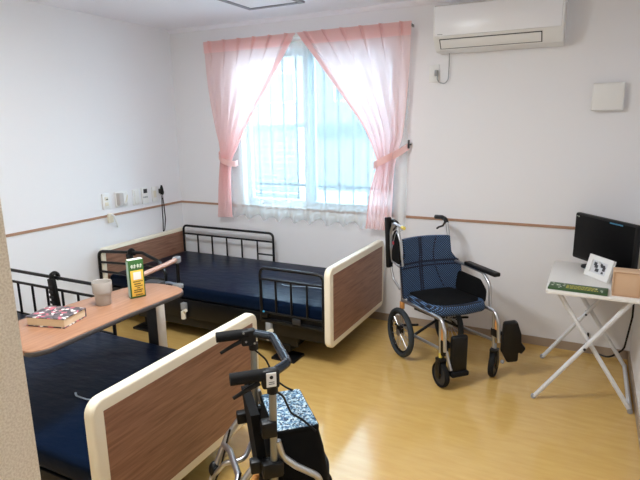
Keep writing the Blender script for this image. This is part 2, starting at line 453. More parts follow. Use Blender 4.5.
def curtain(name, label, outer, inner, nf, zbi, zbo):
    """outer, inner: x of the two edges against t (0 top, 1 hem)"""
    def fn(u, t):
        xo, xi = hermite(outer, t), hermite(inner, t)
        x = lerp(xo, xi, u)
        wdt = abs(xi-xo)
        gather = min(1.0, 0.55/max(wdt, 0.12))
        drop = 0.0
        zb = lerp(zbo, zbi, u)
        z = lerp(ZT, zb, t)
        # pinch pleats at the top open into soft folds and bunch up towards the tie
        ph = u*nf*2*PI
        soft = math.sin(ph) + 0.35*math.sin(ph*0.5+1.3)
        pin = math.exp(-((((u*nf) % 1.0)-0.5)/0.055)**2)
        k = max(0.0, 1-t*4.5)
        fine = math.sin(ph*2.3+0.7)
        g2 = max(0.0, 1-abs(t-0.66)/0.42)
        y = -0.105 - 0.040*pin*k*k + (1-k)*(0.007+0.018*g2)*soft + 0.008*g2*fine
        if t > 0.55: y -= 0.02*math.sin((t-0.55)/0.45*PI)
        return (x, y, z)
    root = MB().grid(fn, 180, 70).build(name, PINK, recalc=False, angle=180)
    tag(root, label, 'curtain', 'pink curtains')
    def hd(u, t):
        x = lerp(outer[0][1], hermite(inner, 0.06*t), u); p = fn(u, 0.062*t)
        return (p[0], p[1]-0.006, p[2]+0.004)
    MB().grid(hd, 180, 6).build('header_band', PINKD, root, recalc=False, angle=180)
    def hem(u, t):
        p = fn(0.935+0.065*u, 0.03+0.97*t); return (p[0], p[1]-0.005, p[2])
    MB().grid(hem, 14, 70).build('side_hem', PINKD, root, recalc=False, angle=180)
    return root
cl = curtain('curtain', 'pink curtain on the left of the window tied back to the left',
             [(0, .455), (.25, .475), (.5, .53), (.62, .582), (.68, .58), (.8, .55), (1, .50)],
             [(0, 1.345), (.12, 1.22), (.3, 1.03), (.48, .84), (.6, .745), (.66, .70), (.8, .68), (1, .665)], 6, .775, .765)
cr = curtain('curtain', 'pink curtain on the right of the window tied back to a wall hook',
             [(0, 2.265), (.25, 2.25), (.5, 2.215), (.62, 2.17), (.68, 2.155), (.8, 2.15), (1, 2.135)],
             [(0, 1.355), (.12, 1.50), (.3, 1.71), (.48, 1.91), (.6, 2.0), (.655, 2.03), (.8, 1.975), (1, 1.93)], 6, .77, .765)
def tie(root, pts, wz):
    def fn(u, t):
        k = u*(len(pts)-1); i = min(int(k), len(pts)-2); a, b = Vector(pts[i]), Vector(pts[i+1])
        p = a.lerp(b, k-i); return (p.x, p.y, p.z+(t-0.5)*wz)
    MB().grid(fn, 24, 3).build('tieback', PINKTIE, root, recalc=False, angle=180)
tie(cr, [(2.245, -.045, 1.40), (2.19, -.11, 1.355), (2.11, -.165, 1.31), (2.035, -.165, 1.275), (1.995, -.12, 1.255), (2.0, -.06, 1.26)], 0.055)
tie(cl, [(0.52, -.045, 1.33), (0.56, -.12, 1.31), (0.62, -.165, 1.275), (0.695, -.165, 1.25), (0.735, -.12, 1.245), (0.72, -.06, 1.25)], 0.05)
MB().cyl((2.245, 0, 1.41), (2.245, -0.05, 1.41), 0.006).tube([(2.245, -0.05, 1.385), (2.245, -0.055, 1.41), (2.245, -0.05, 1.445)], 0.008).build('tieback_hook', DGREY, cr)
def lace(u, t):
    x = lerp(.56, 2.235, u); ph = u*11*2*PI
    hem = 0.775+0.018*math.sin(u*11*2*PI+0.8)+0.008*math.sin(u*37)
    z = lerp(2.2, hem, t)
    return (x, -0.052+(0.008+0.014*t)*math.sin(ph+0.5*math.sin(t*3)), z)
tag(MB().grid(lace, 220, 24).build('lace_curtain', LACE, recalc=False, angle=180), 'sheer white lace curtain with scalloped hem across the window', 'curtain')
rail = thing('curtain_rail', 'double white curtain rail above the pink curtains', 'curtain rail', (1.36, 0, 2.232))
m = MB()
for y in (-.052, -.1): m.box(-.9, .9, y-.008, y+.008, -.012, .004, .002)
m.build('track', WHITE, rail)
for x in (-.8, 0, .8): MB().box(x-.012, x+.012, -.11, 0, .002, .012, .002).build('bracket', WHITE, rail)
for x in (-.9, .9): MB().box(x-.006, x+.006, -.108, -.045, -.012, .006, .003).build('end_cap', GREYP, rail)

# ------------------------------------------------------------------ wall fittings
ac = thing('air_conditioner', 'white split air conditioner high on the wall right of the curtains', 'air conditioner', (2.445, 0, 2.03))
L = 0.79
prof = [(0, 0.0), (-.10, 0.0), (-.15, .008), (-.205, .078), (-.215, .09), (-.215, .27), (-.195, .285), (0, .285)]
MB().prism(prof, 0, L, axis=0, bev=0.006).build('body', WHITE, ac)
MB().box(0.012, L-.012, -.2235, -.212, .088, .272, .004).build('front_panel', pmat('glossy_white_plastic', (236, 237, 240), 0.25), ac)
sl = Matrix.Translation((0, -.1785, .044)) @ Matrix.Rotation(0.666, 4, 'X')
MB().box(.040, L-.118, -.0025, .004, -.036, .036, mtx=sl).build('louvre_slot', DGREY, ac)
MB().box(.046, L-.124, -.006, .003, -.031, .031, .002, mtx=sl).build('flap', WHITE, ac)
MB().box(.032, .066, -.2245, -.223, .096, .101).build('maker_mark', GREYP, ac)
MB().tube([(.07, -.03, .002), (.07, -.03, -.09), (.068, -.03, -.17), (.045, -.028, -.2), (.005, -.03, -.19), (-.012, -.032, -.165), (-.005, -.034, -.14)], .0035, fr=.03, n=8).build('power_cord', GREYP, ac)
so = thing('wall_socket', 'white wall socket below the left end of the air conditioner', 'socket', (2.405, 0, 1.905))
MB().box(-.035, .035, -.01, 0, -.06, .06, .003).build('plate', WHITE, so)
MB().box(-.013, .013, -.013, -.008, -.03, .03, .002).build('insert', WHITE, so)
tag(MB().box(-.011, .011, -.045, -.013, -.02, .02, .004).build('plug', GREYP, None, (2.428, 0, 1.905)), 'grey plug pushed into the socket under the air conditioner', 'plug')

vc = thing('vent_cover', 'square white vent cover on the wall above the television', 'vent', (3.507, 0, 1.708))
MB().box(-.088, .088, -.055, -.025, -.083, .083, .008, 3).build('cover', WHITE, vc)
MB().cyl((0, 0, 0), (0, -.026, 0), .06, n=24).build('duct', GREYP, vc)

# left wall switches and sockets (x = 0 plane)
def plate(name, label, cat, y, z, wy, hz, grp=None):
    t = thing(name, label, cat, (0, y, z), 0, grp)
    MB().box(0, .012, -wy/2, wy/2, -hz/2, hz/2, .003).build('plate', WHITE, t); return t
t = plate('wall_socket', 'white double socket plate leftmost of the wall fittings above the far bed', 'socket', -.885, .985, .075, .125)
for z in (-.022, .022): MB().box(.010, .016, -.016, .016, z-.014, z+.014, .002).build('outlet', IVORY, t)
MB().box(.0155, .017, -.006, .012, .012, .02).build('slot', DGREY, t)
hk = thing('cord_hook', 'small white hook holder hanging on the wood rail of the left wall', 'hook', (0.008, -.87, .845))
MB().box(0, .022, -.024, .024, -.035, .04, .005).build('holder', IVORY, hk)
MB().tube([(.02, .005, .03), (.045, .01, .025), (.05, .016, -.01), (.05, .03, -.05), (.042, .04, -.075)], .008, fr=.02, n=8).build('hook_arm', WHITE, hk)
t = plate('call_unit', 'white wall unit with a pale grey handset, second fitting from the left', 'call unit', -.73, .985, .125, .125)
MB().box(.01, .05, -.055, -.008, -.05, .055, .008).build('handset', pmat('warm_grey_plastic', (192, 186, 184), 0.45), t)
MB().box(.01, .032, .006, .05, -.045, .05, .006).build('cradle', WHITE, t)
MB().tube([(.03, .02, -.03), (.035, .035, .0), (.03, .045, .03)], .006).build('lever', IVORY, t)
t = plate('blank_cover', 'slim white blank cover between call unit and intercom', 'cover plate', -.572, .98, .062, .135)
MB().box(.01, .022, -.02, .026, -.055, .058, .004).build('cover', WHITE, t)
t = plate('wall_controller', 'white wall controller with a small dark display', 'controller', -.467, .98, .075, .138)
MB().box(.012, .014, -.018, .024, .022, .058, .0005).build('display', DGREY, t)
for y in (-.018, 0, .018): MB().box(.012, .0145, y-.006, y+.006, -.02, -.006, .001).build('button', GREYP, t)
t = plate('wall_socket', 'white socket plate rightmost of the wall fittings above the far bed', 'socket', -.352, .98, .06, .13)
MB().box(.011, .015, -.016, .016, -.03, .03, .002).build('outlet', IVORY, t)
cb = thing('call_button', 'black nurse call button with a looped black cord on the left wall', 'call button', (0.0, -.283, .99))
m = MB(); m.tube([(.03, 0, -.02), (.032, 0, .0), (.03, 0, .05)], [.016, .018, .012], n=12); m.cyl((.03, 0, .05), (.03, 0, .062), .008)
m.build('handset', BLACK, cb)
MB().cyl((.03, 0, -.028), (.03, 0, -.05), .01).build('button', GREYP, cb)
MB().box(0, .03, -.012, .012, -.012, .03, .004).build('holder', DGREY, cb)
MB().tube([(.03, -.004, -.045), (.03, -.012, -.15), (.03, -.012, -.25), (.03, -.02, -.36), (.03, .0, -.345), (.028, .022, -.25), (.026, .018, -.12), (.024, .01, -.02)], .0042, fr=.03, n=8).build('cord', BLACK, cb)

# ------------------------------------------------------------------ beds
# local frame: x from head (0) to foot (2.08), y across (centre 0, + towards the window), z up
BW = .485
def board(x0, x1, z0, z1, parent, name, bw, rad):
    m = MB()
    out = rrect(-BW, BW, z0, z1, rad)
    m.prism(out, x0, x1, axis=0, bev=.011, seg=3)
    b = m.build(name, CREAM, parent)
    for s in ((x1, 1), (x0, -1)):
        xx = s[0]+s[1]*.0015
        MB().box(min(s[0]-s[1]*.004, xx), max(s[0]-s[1]*.004, xx), -BW+bw, BW-bw, z0+bw, z1-bw).build('wood_panel', WOOD, b)
    return b
def flat_rail(parent, x0, x1, y, z0, z1, n, foot=False, shortbar=True):
    m = MB(); r = .0105
    m.tube([(x0, y, z0-.06), (x0, y, z1), (x1, y, z1), (x1, y, z0-.06)], r, fr=.045)
    o = m.build('side_rail', BLACKM, parent)
    m = MB()
    zb = z1-.075
    m.tube([(x0, y, zb), (x1, y, zb)], .0085); m.tube([(x0, y, z0), (x1, y, z0)], .0085)
    m.build('cross_bar', BLACKM, o)
    for k in range(n):
        x = x0+(x1-x0)*(k+1)/(n+1)
        MB().tube([(x, y, zb), (x, y, z0)], .0075, n=8).build('upright', BLACKM, o)
    return o
def bed(loc, label):
    t = thing('care_bed', label, 'bed', loc, 0, 'care beds')
    board(.035, .08, .2, .635, t, 'headboard', .028, .03)
    fb_ = board(2.025, 2.07, .155, .69, t, 'footboard', .046, .055)
    m = MB()
    for y in (-.40, .40): m.box(.08, 2.025, y-.03, y+.03, .235, .29, .006)
    for x in (.12, .7, 1.3, 1.98): m.box(x-.03, x+.03, -.38, .38, .24, .285, .004)
    for y in (-.445, .445): m.box(.085, 2.02, y-.008, y+.008, .175, .318, .004)  # black side skirts added to keep the space under the bed dark
    m.box(.35, 1.8, -.43, -.41, .10, .20, .006)
    m.build('bed_frame', BLACKM, t)
    m = MB()
    for a_, b_ in ((.1, .68), (.70, .95), (.97, 1.35), (1.37, 2.0)): m.box(a_, b_, -.44, .44, .29, .318, .008)
    m.build('mattress_deck', BLACK, t)
    m = MB()
    m.box(.35, 1.75, -.32, -.27, .08, .13, .006); m.box(.35, 1.75, .27, .32, .08, .13, .006)
    m.box(.38, .44, -.4, .4, .06, .11, .005); m.box(1.66, 1.74, -.44, .44, .06, .11, .005)
    for y in (-.29, .29):
        m.tube([(.75, y, .11), (1.0, y, .26)], .022); m.tube([(1.35, y, .11), (1.6, y, .26)], .022)
    m.cyl((.9, 0, .12), (1.25, 0, .25), .035); m.box(.72, .95, -.08, .08, .08, .2, .01)
    m.build('lifting_base', BLACK, t)
    for x in (.41, 1.70):
        for y in (-.40, .40):
            f = MB().cyl((x, y, .02), (x, y, .075), .018).build('foot', BLACK, t)
            MB().box(x-.09, x+.09, y-.075, y+.075, 0, .02, .006).build('foot_plate', BLACK, f)
    for x, y, z in ((.86, -.478, .22), (1.60, -.478, .19)):
        c = MB().cyl((x, y, z-.045), (x, y, z+.012), .018).cyl((x, y, z+.01), (x+.035, y-.01, z+.028), .013).build('rail_socket', IVORY, t)
        MB().box(x-.02, x+.02, y-.005, y+.034, z+.02, z+.075, .004).build('bracket', GREYP, c)
    return t
def mattress(loc, label):
    def build():
        m = MB(); m.box(.085, 2.015, -.455, .455, 0, .1, .028, 4)
        return m
    t = build().build('mattress', NAVY, None, loc)
    tag(t, label, 'mattress', 'navy mattresses')
    m = MB(); m.tube([(.09, -.45, .03), (2.01, -.45, .03)], .004, n=6); m.tube([(.09, .45, .03), (2.01, .45, .03)], .004, n=6)
    return t
def remote(loc, label):
    t = thing('bed_remote', label, 'remote control', loc, 0, 'bed hand controls')
    mtx = Matrix.Rotation(math.radians(-7), 4, 'Y')
    MB().box(-.029, .029, -.036, -.012, -.19, .0, .008, mtx=mtx).build('handset', BLACK, t)
    m = MB(); m.tube([(0, -.02, -.01), (0, -.022, .022), (0, .004, .03), (0, .022, .014), (0, .024, -.02)], .011, fr=.015, flat=(.016, .012))
    m.build('hook', BLACK, t)
    m = MB()
    for k in range(4): m.box(-.018, .018, -.038, -.035, -.06-k*.032, -.042-k*.032, .001)
    m.build('buttons', DGREY, t)
    MB().tube([(.023, -.024, -.185), (.03, -.024, -.24), (.02, -.01, -.32), (.0, .02, -.38)], .0045, fr=.03, n=8).build('cord', BLACK, t)
    return t

FY, NY = -.548, -2.322
fbed = bed((0, FY, 0), 'black railed care bed by the window wall')
nbed = copy_tree(fbed); nbed.location = (0, NY, 0)
nbed['label'] = 'care bed in the foreground whose walnut footboard stands beside the wheeled walker'
# rails of the window bed
r1 = flat_rail(fbed, .10, 1.085, .435, .395, .662, 5)
MB().tube([(.92, .435, .47), (1.085, .435, .47)], .0075, n=8).build('cross_bar', BLACKM, r1)
r2 = flat_rail(fbed, 1.545, 2.015, -.47, .335, .642, 3)
MB().box(1.553, 1.60, -.487, -.46, .30, .33, .004).build('lock_block', BLACK, r2)
MB().sphere((1.575, -.490, .345), .009, (1, .4, .8)).build('blue_button', CYAN, r2)
MB().box(1.79, 1.85, -.484, -.468, .285, .325, .004).build('latch_plate', DGREY, r2)
MB().box(1.54, 2.02, -.478, -.450, .262, .288, .006).build('rail_base', BLACK, r2)
# the assist rail at the head: sloped loop and a swung-out grip arm
yy = -.462
m = MB()
m.tube([(.045, yy-.03, .30), (.045, yy-.03, .612), (.48, yy, .636), (.645, yy, .585), (.70, yy, .50), (.70, yy, .30)], .0125, fr=.05)
r3 = m.build('assist_rail', BLACKM, fbed)
m = MB(); m.tube([(.045, yy-.03, .525), (.5, yy, .54), (.69, yy, .515)], .0095, fr=.05); m.tube([(.045, yy-.03, .45), (.70, yy, .45)], .0095); m.build('cross_bar', BLACKM, r3)
MB().tube([(.70, yy, .38), (.79, yy, .38), (.82, yy, .41), (.82, yy, .60)], .014, fr=.03).build('hinge_post', BLACKM, r3)
MB().tube([(.82, yy, .60), (.825, yy, .622), (.865, yy-.19, .622), (.90, yy-.42, .622)], [.013]*1+[.0165]*3, n=12).build('beige_grip', PEACH, r3)
MB().box(.80, .845, yy-.03, yy+.022, .595, .642, .008).build('joint', GREYP, r3)
MB().tube([(.83, yy-.02, .435), (.77, yy-.05, .452), (.70, yy-.22, .455), (.74, yy-.38, .455), (.90, yy-.42, .46), (.90, yy-.42, .622)], .011, fr=.05).build('lower_loop', BLUEP, r3)
MB().box(.80, .87, yy-.05, yy+.0, .41, .445, .008).build('lower_joint', GREYP, r3)
# rail of the near bed
r4 = flat_rail(nbed, .115, 1.09, .472, .40, .685, 6)
m1 = mattress((0, FY, .318), 'navy vinyl mattress on the bed by the window')
m2 = mattress((0, NY, .318), 'navy vinyl mattress on the foreground bed under the wooden table')
for mm in (m1, m2):
    MB().tube([(1.50, -.12, .1035), (1.53, -.14, .105), (1.60, -.145, .108), (1.70, -.125, .112), (1.80, -.10, .107), (1.86, -.10, .104)], .0055, fr=.04, n=8, flat=(.002, .0045)).build('strap', STRAPW, mm)
    MB().box(1.955, 1.985, -.02, .05, .098, .125, .004).build('buckle', STRAPW, mm)
remote((.62, NY+.472, .685), 'black bed remote hooked over the near bed rail behind the book')
remote((.37, FY-.462, .622), 'black bed remote hooked over the head rail behind the green card')

# ------------------------------------------------------------------ overbed table and what is on it
ob = thing('overbed_table', 'cherry wood overbed table with one column across the foreground bed', 'table', (1.5, -2.25, 0))
TZ = .755
out = []
def tabout(off=0.0):
    # front edge bows gently, far end is a shallow arc
    P = [(-.21, -.46), (.15, -.47), (.178, -.41), (.165, 0), (.174, .33), (.15, .375), (.08, .40), (-.03, .40), (-.11, .375), (-.15, .25), (-.185, .02), (-.205, -.25)]
    return [(p.x+math.copysign(off, p.x), p.y) for p in [v.to_2d() for v in fillet([(x, y, 0) for x, y in P], .09, 6, True)]]
top = MB().prism(tabout(), TZ-.022, TZ, bev=.003).build('tabletop', TABLEWOOD, ob)
MB().prism(tabout(.004), TZ-.024, TZ-.004, bev=.004).build('edge_band', pmat('dark_edge_band', (74, 70, 70), 0.5), top)
MB().box(-.16, .10, -.38, .42, TZ-.05, TZ-.024, .006).build('support_frame', DGREY, ob)
col = MB().box(-.19, -.115, .44, .505, .06, TZ-.024, .004).build('column', pmat('warm_white_steel', (214, 206, 196), 0.4), ob)
MB().box(-.188, -.117, .436, .442, .1, TZ-.03, .002).build('column_guide', DGREY, col)
MB().box(-.20, -.10, .40, .51, TZ-.045, TZ-.023, .004).build('bracket', DGREY, ob)
m = MB(); m.box(-.35, .30, .445, .50, .045, .075, .01); m.box(-.33, -.28, -.5, .46, .045, .07, .008); m.box(.23, .28, -.5, .46, .045, .07, .008)
m.build('base', DGREY, ob)
for x, y in ((-.305, -.47), (.255, -.47), (-.305, .47), (.255, .47)):
    MB().cyl((x-.011, y, .0225), (x+.011, y, .0225), .0225).build('caster', RUBBER, ob)

bk = thing('book', 'thick book with dark patchwork floral cover lying on the overbed table', 'book', (1.458, -2.456, TZ), math.radians(15))
bm_ = Matrix.Rotation(math.radians(-3), 4, 'Z')
MB().box(-.088, .089, -.070, .068, .004, .037, .001, 1).build('pages', PAGES, bk)
m = MB(); m.box(-.092, .092, -.073, .073, .037, .041, .001, 1); m.box(-.092, .092, -.073, .073, 0, .004, .001, 1); m.box(-.092, .092, .068, .073, 0, .041, .001, 1)
m.build('cover', BOOKCOVER, bk)

mg = thing('cup', 'pale grey stoneware cup beside the book on the overbed table', 'cup', (1.462, -2.212, TZ))
prof = [(0, 0), (.032, 0), (.0345, .004), (.0355, .045), (.037, .052), (.0425, .058), (.0435, .064), (.0445, .108), (.0435, .111), (.0415, .109), (.040, .06), (.033, .05), (.031, .008), (0, .006)]
MB().lathe(prof).build('bowl', MUGM, mg)

# green and yellow tent card
cd = thing('sign_card', 'green and yellow upright card box standing on the overbed table', 'sign', (1.528, -2.066, TZ), math.radians(66))
cd.scale = (1.12, 1.12, 1.13)
MB().box(-.033, .033, -.015, .015, 0, .168, .003).build('card_box', GREEN, cd)
fx = -.0165
MB().box(-.027, .027, fx-.0006, fx+.002, .009, .122, .0002).build('yellow_panel', YELLOW, cd)
m = MB()
random.seed(3)
for k in range(4):      # four header characters
    x = -.0195+k*.013
    m.box(x-.0045, x+.0045, fx-.001, fx+.002, .143, .1452); m.box(x-.0045, x+.0045, fx-.001, fx+.002, .1375, .139)
    m.box(x-.001, x+.001, fx-.001, fx+.002, .132, .149)
    if k % 2: m.box(x-.0045, x-.003, fx-.001, fx+.002, .132, .14)
    else: m.box(x+.003, x+.0045, fx-.001, fx+.002, .134, .147)
m.build('header_lettering', WINK, cd)
MB().box(-.016, .017, fx-.0012, fx+.001, .082, .115).build('white_square', WHITE, cd)
m = MB()
for z, a_, b_ in ((.0735, -.020, .022), (.063, -.016, .014), (.0535, -.014, .020), (.045, -.004, .008), (.036, -.018, .021), (.0275, -.018, .016), (.0145, -.012, .018)):
    x = a_
    while x < b_:
        wd = random.uniform(.0018, .0042)
        m.box(x, min(x+wd, b_), fx-.0014, fx+.001, z-.0022, z+.0022); x += wd+.0011
m.build('small_lettering', LETTER, cd)
MB().box(-.0336, -.0325, -.012, .012, .006, .162).build('white_side', pmat('pale_green_side', (170, 200, 190), 0.5), cd)
MB().box(-.031, .031, -.013, .013, .1675, .169).build('pale_top', WINK, cd)

# ------------------------------------------------------------------ folding side table with television
TX0, TX1, TY0, TY1, TT = 3.285, 3.745, -.845, -.155, .668
ft = thing('folding_table', 'white folding table on crossed legs in the right corner', 'table', (3.515, -.5, 0))
q = (-3.515, .5)
MB().prism(rrect(TX0-3.515, TX1-3.515, TY0+.5, TY1+.5, .02), TT-.02, TT, bev=.004).build('tabletop', WTABLE, ft)
def loc2(x, y, z): return (x-3.515, y+.5, z)
for y, k in ((-.79, 0), (-.20, 1)):
    MB().tube([loc2(3.268, y-.02, .012), loc2(3.705, y+.01, TT-.025)], .0125, n=12).build('leg', WSTEEL, ft)
    MB().tube([loc2(3.345, y+.035, TT-.025), loc2(3.752, y+.035, .014)], .0125, n=12).build('leg', WSTEEL, ft)
    MB().cyl(loc2(3.503, y-.02, .344), loc2(3.503, y+.055, .344), .007).build('pivot', DGREY, ft)
MB().tube([loc2(3.752, -.755, .014), loc2(3.752, -.165, .014)], .0125, n=12).build('floor_bar', WSTEEL, ft)
m = MB()
for x, y in ((3.752, -.765), (3.752, -.158), (3.264, -.812), (3.264, -.222)): m.cyl(loc2(x, y-.008, .0135), loc2(x, y+.008, .0135), .0135)
m.build('end_cap', GREYP, ft)
tv = thing('television', 'small black flat television on the white folding table', 'television', (3.562, -.303, TT), math.radians(-50))
MB().box(-.248, .25, -.02, .02, .03, .325, .012, 3).build('casing', BLACK, tv)
MB().box(-.236, .238, -.0215, -.018, .05, .313, .0005).build('screen', SCREEN, tv)
MB().box(-.16, .16, .015, .045, .08, .24, .02, 3).build('rear_housing', BLACK, tv)
m = MB(); m.prism(rrect(-.1, .1, -.07, .07, .05), 0, .012, bev=.004); m.box(-.025, .025, -.01, .02, .01, .06, .006); m.bm.transform(Matrix.Translation((-.03, 0, 0))); m.build('stand', BLACK, tv)
m = MB()
for k, x in enumerate((-.230, -.220, -.210)):
    m.box(x, x+.005, -.0222, -.021, .3035, .3055); m.box(x, x+.0015, -.0222, -.021, .3005, .3085)
    if k: m.box(x, x+.005, -.0222, -.021, .3005, .302)
m.build('corner_lettering', WINK, tv)
MB().box(.05, .15, -.0224, -.0205, .303, .311).build('blue_sticker', pmat('dull_blue_sticker', (60, 120, 150), 0.5), tv)
MB().box(.088, .096, -.0222, -.0205, .04, .045).build('indicator', WINK, tv)

pf = thing('picture_frame', 'white photo frame leaning in front of the television', 'picture frame', (3.533, -.505, TT), math.radians(-52))
pf.scale = (1.25, 1, 1.03)
tilt = Matrix.Rotation(math.radians(-16), 4, 'X')
tf = Matrix.Translation((0, 0, 0)) @ tilt
m = MB(); m.ring_frame([(-.078, 0), (.078, 0), (.078, .125), (-.078, .125)], [(-.05, .027), (.05, .027), (.05, .098), (-.05, .098)], -.012, .004, axis=1)
m.bm.transform(tf); m.build('frame', WHITE, pf)
MB().box(-.056, .056, -.004, .003, .02, .104, mtx=tf).build('mount', pmat('pale_mount', (214, 216, 220), 0.5), pf)
m = MB()
for x, z, a_, b_ in ((-.030, .078, .009, .010), (-.022, .066, .010, .009), (.006, .082, .007, .007), (.018, .076, .012, .008), (.028, .064, .008, .013), (-.012, .046, .011, .009), (.024, .040, .006, .006)):
    m.box(x-a_, x+a_, -.0055, -.004, z-b_, z+b_, mtx=tf)
m.build('photo', pmat('dark_photo_print', (64, 66, 72), 0.4), pf)
MB().tube([(0, .006, .1), (0, .06, .004)], .004).build('strut', WHITE, pf)

gb = thing('booklet', 'flat green booklet with yellow print at the front of the folding table', 'booklet', (3.445, -.775, TT), math.radians(-3))
MB().box(-.148, .142, -.055, .06, 0, .012, .002).build('cover', pmat('dark_green_print', (50, 84, 44), 0.45), gb)
m = MB()
for k in range(3):
    x = -.06
    while x < .09:
        wd = random.uniform(.006, .016); m.box(x, x+wd, -.032+k*.024, -.022+k*.024, .0118, .0126); x += wd+.004
m.build('yellow_lettering', YINK, gb)
for k in range(14):
    x, y = (-.13+.06*random.random(), -.04+.085*random.random()) if k < 10 else (.085+.04*random.random(), -.04+.085*random.random())
    MB().cyl((x, y, .0118), (x, y, .0126), random.uniform(.004, .008), n=9).build('printed_flower', WINK, gb)
bx = thing('wooden_box', 'beige box standing on the right edge of the folding table', 'box', (3.665, -.755, TT))
MB().box(-.062, .066, -.05, .05, 0, .13, .003).build('case', PAPERB, bx)
m = MB(); m.ring_frame([(-.062, 0), (.066, 0), (.066, .13), (-.062, .13)], [(-.055, .007), (.059, .007), (.059, .123), (-.055, .123)], -.054, -.05, axis=1); m.build('front_rim', pmat('pale_kraft_rim', (188, 152, 120), 0.7), bx)
tag(MB().tube([(3.69, -.14, .70), (3.76, -.12, .6), (3.765, -.15, .35), (3.74, -.14, .12), (3.66, -.11, .03), (3.56, -.07, .045), (3.53, -.02, .10), (3.53, -.012, .15)], .006, fr=.08, n=8).build('power_cable', BLACK), 'black cable sagging behind the folding table to the floor', 'cable')

# ------------------------------------------------------------------ wheelchair
# local frame: x forward, y to the right in the photo, z up
wc = thing('wheelchair', 'silver framed wheelchair with blue dotted seat beside the window', 'wheelchair', (2.407+.212*.69, -.609+.212*.72, 0), math.radians(-43.8))
HS = .19
def wheel(c, R, parent, tw, spokes=True, name='rear_wheel', tyre=TYRE):
    x, y, z = c
    ring = [(x+R*.9*math.cos(2*PI*k/36), y, z+R*.9*math.sin(2*PI*k/36)) for k in range(36)]
    o = MB().tube(ring, R*.1, closed=True, n=10, flat=(R*.1, tw)).build(name, tyre, parent)
    m = MB(); rr = [(x+R*.79*math.cos(2*PI*k/36), y, z+R*.79*math.sin(2*PI*k/36)) for k in range(36)]
    m.tube(rr, R*.05, closed=True, n=8); m.build('rim', BLACK if spokes else DGREY, o)
    m = MB(); m.cyl((x, y-.02, z), (x, y+.02, z), R*.14)
    if spokes:
        for k in range(18):
            a_ = 2*PI*k/18; s_ = .012 if k % 2 else -.012
            m.cyl((x+R*.12*math.cos(a_+.5), y+s_, z+R*.12*math.sin(a_+.5)), (x+R*.79*math.cos(a_), y, z+R*.79*math.sin(a_)), .0016, n=5)
    else:
        m.cyl((x, y-tw*.6, z), (x, y+tw*.6, z), R*.78, n=28)
    m.build('hub', ALU if spokes else DGREY, o)
    if not spokes: MB().cyl((x, y-tw*.75, z), (x, y+tw*.75, z), R*.14).build('axle_cap', ORANGE, o)
    return o
for s in (-1, 1):
    wheel((-.03, s*HS-.022, .17), .17, wc, .02)
    # caster
    cx, cy = .45, s*(HS-.0)
    c = wheel((0, 0, .08), .08, wc, .017, spokes=False, name='caster', tyre=RUBBER)
    c.location = (cx, cy, 0); c.rotation_euler = (0, 0, math.radians(0 if s < 0 else -52))
    m = MB()
    for q in (-1, 1): m.box(-.028, .02, q*.021-.003, q*.021+.003, .06, .165, .002)
    m.box(-.03, .022, -.025, .025, .165, .185, .004); m.build('fork', BLACK, c)
    MB().cyl((-.01, 0, .18), (-.01, 0, .215), .011).build('stem', YPL if s < 0 else GREYP, c)
    # side frame
    y = s*HS
    m = MB()
    m.tube([(-.135, y, .885), (-.10, y, .78), (-.05, y, .42), (-.06, y, .14)], .0115, fr=.05)
    m.tube([(-.05, y, .39), (.30, y, .42), (.44, y, .425), (.475, y, .36), (.487, y, .24)], .0115, fr=.05)
    m.tube([(-.09, y, .22), (.12, y, .20), (.425, y, .235)], .010, fr=.1)
    m.tube([(.425, y, .41), (.44, y, .19)], .0105)
    m.build('side_frame', ALU, wc)
    MB().box(.446, .468, y-.006, y+.006, .30, .38, .004).build('amber_reflector', ORANGE, wc)
    MB().box(-.068, -.038, y-.013, y+.013, .33, .38, .004).build('frame_clip', ORANGE, wc)
    MB().tube([(-.15, y-s*.005, .18), (-.08, y, .2), (.16, y, .29)], .008).build('brake_rod', BLACK, wc)
    MB().box(-.06, .0, y+s*.012, y+s*.04, .17, .22, .006).build('brake', BLACK, wc)
    # push handle
    g = MB().tube([(-.135, y, .88), (-.155, y, .905), (-.20, y, .912), (-.28, y, .902)], .0155, fr=.02, n=12).build('push_handle', BLACK, wc)
    MB().tube([(-.16, y, .882), (-.19, y+s*.005, .852), (-.25, y+s*.01, .832), (-.275, y+s*.01, .817)], .007, fr=.02).build('brake_lever', BLACK, g)
# cross brace
m = MB(); m.tube([(.1, -HS, .19), (.12, HS, .39)], .0095); m.tube([(.1, HS, .19), (.12, -HS, .39)], .0095); m.build('cross_brace', BLACK, wc)
# seat and back
def seat_fn(u, t):
    return None
m = MB()
out = [(-.03, -.185), (.31, -.20), (.39, -.15), (.41, 0), (.39, .15), (.31, .20), (-.03, .185)]
out = [v.to_2d()[:] for v in fillet([(x, y, 0) for x, y in out], .05, 5, True)]
m.prism(out, .415, .475, bev=.022, seg=4)
SEATT = Matrix.Translation((.41, 0, .45)) @ Matrix.Rotation(math.radians(-3.5), 4, 'Y') @ Matrix.Translation((-.41, 0, -.45))
m.bm.transform(SEATT)
seat = m.build('seat', BLUEMESH, wc)
inn = [(-.03, -.165), (.28, -.175), (.345, -.13), (.36, 0), (.345, .13), (.28, .175), (-.03, .165)]
inn = [v.to_2d()[:] for v in fillet([(x, y, 0) for x, y in inn], .05, 5, True)]
m = MB().prism(inn, .47, .4805, bev=.004); m.bm.transform(SEATT); m.build('seat_pad', BLACKFAB, seat)
def back(u, t):
    wd = .212 if t < .60 else lerp(.212, .178, min(1, (t-.60)/.12))
    if u > .5 and t < .62: wd += .035*min(1, (.62-t)/.1)
    y = (u-.5)*2*wd
    x = .015-.085*t - .035*(1-(2*u-1)**2) + (.03 if t < .15 else 0)*0
    z = .42+.385*t + .003*math.sin(u*PI)*t
    return (x, y, z)
m = MB(); m.grid(back, 24, 24)
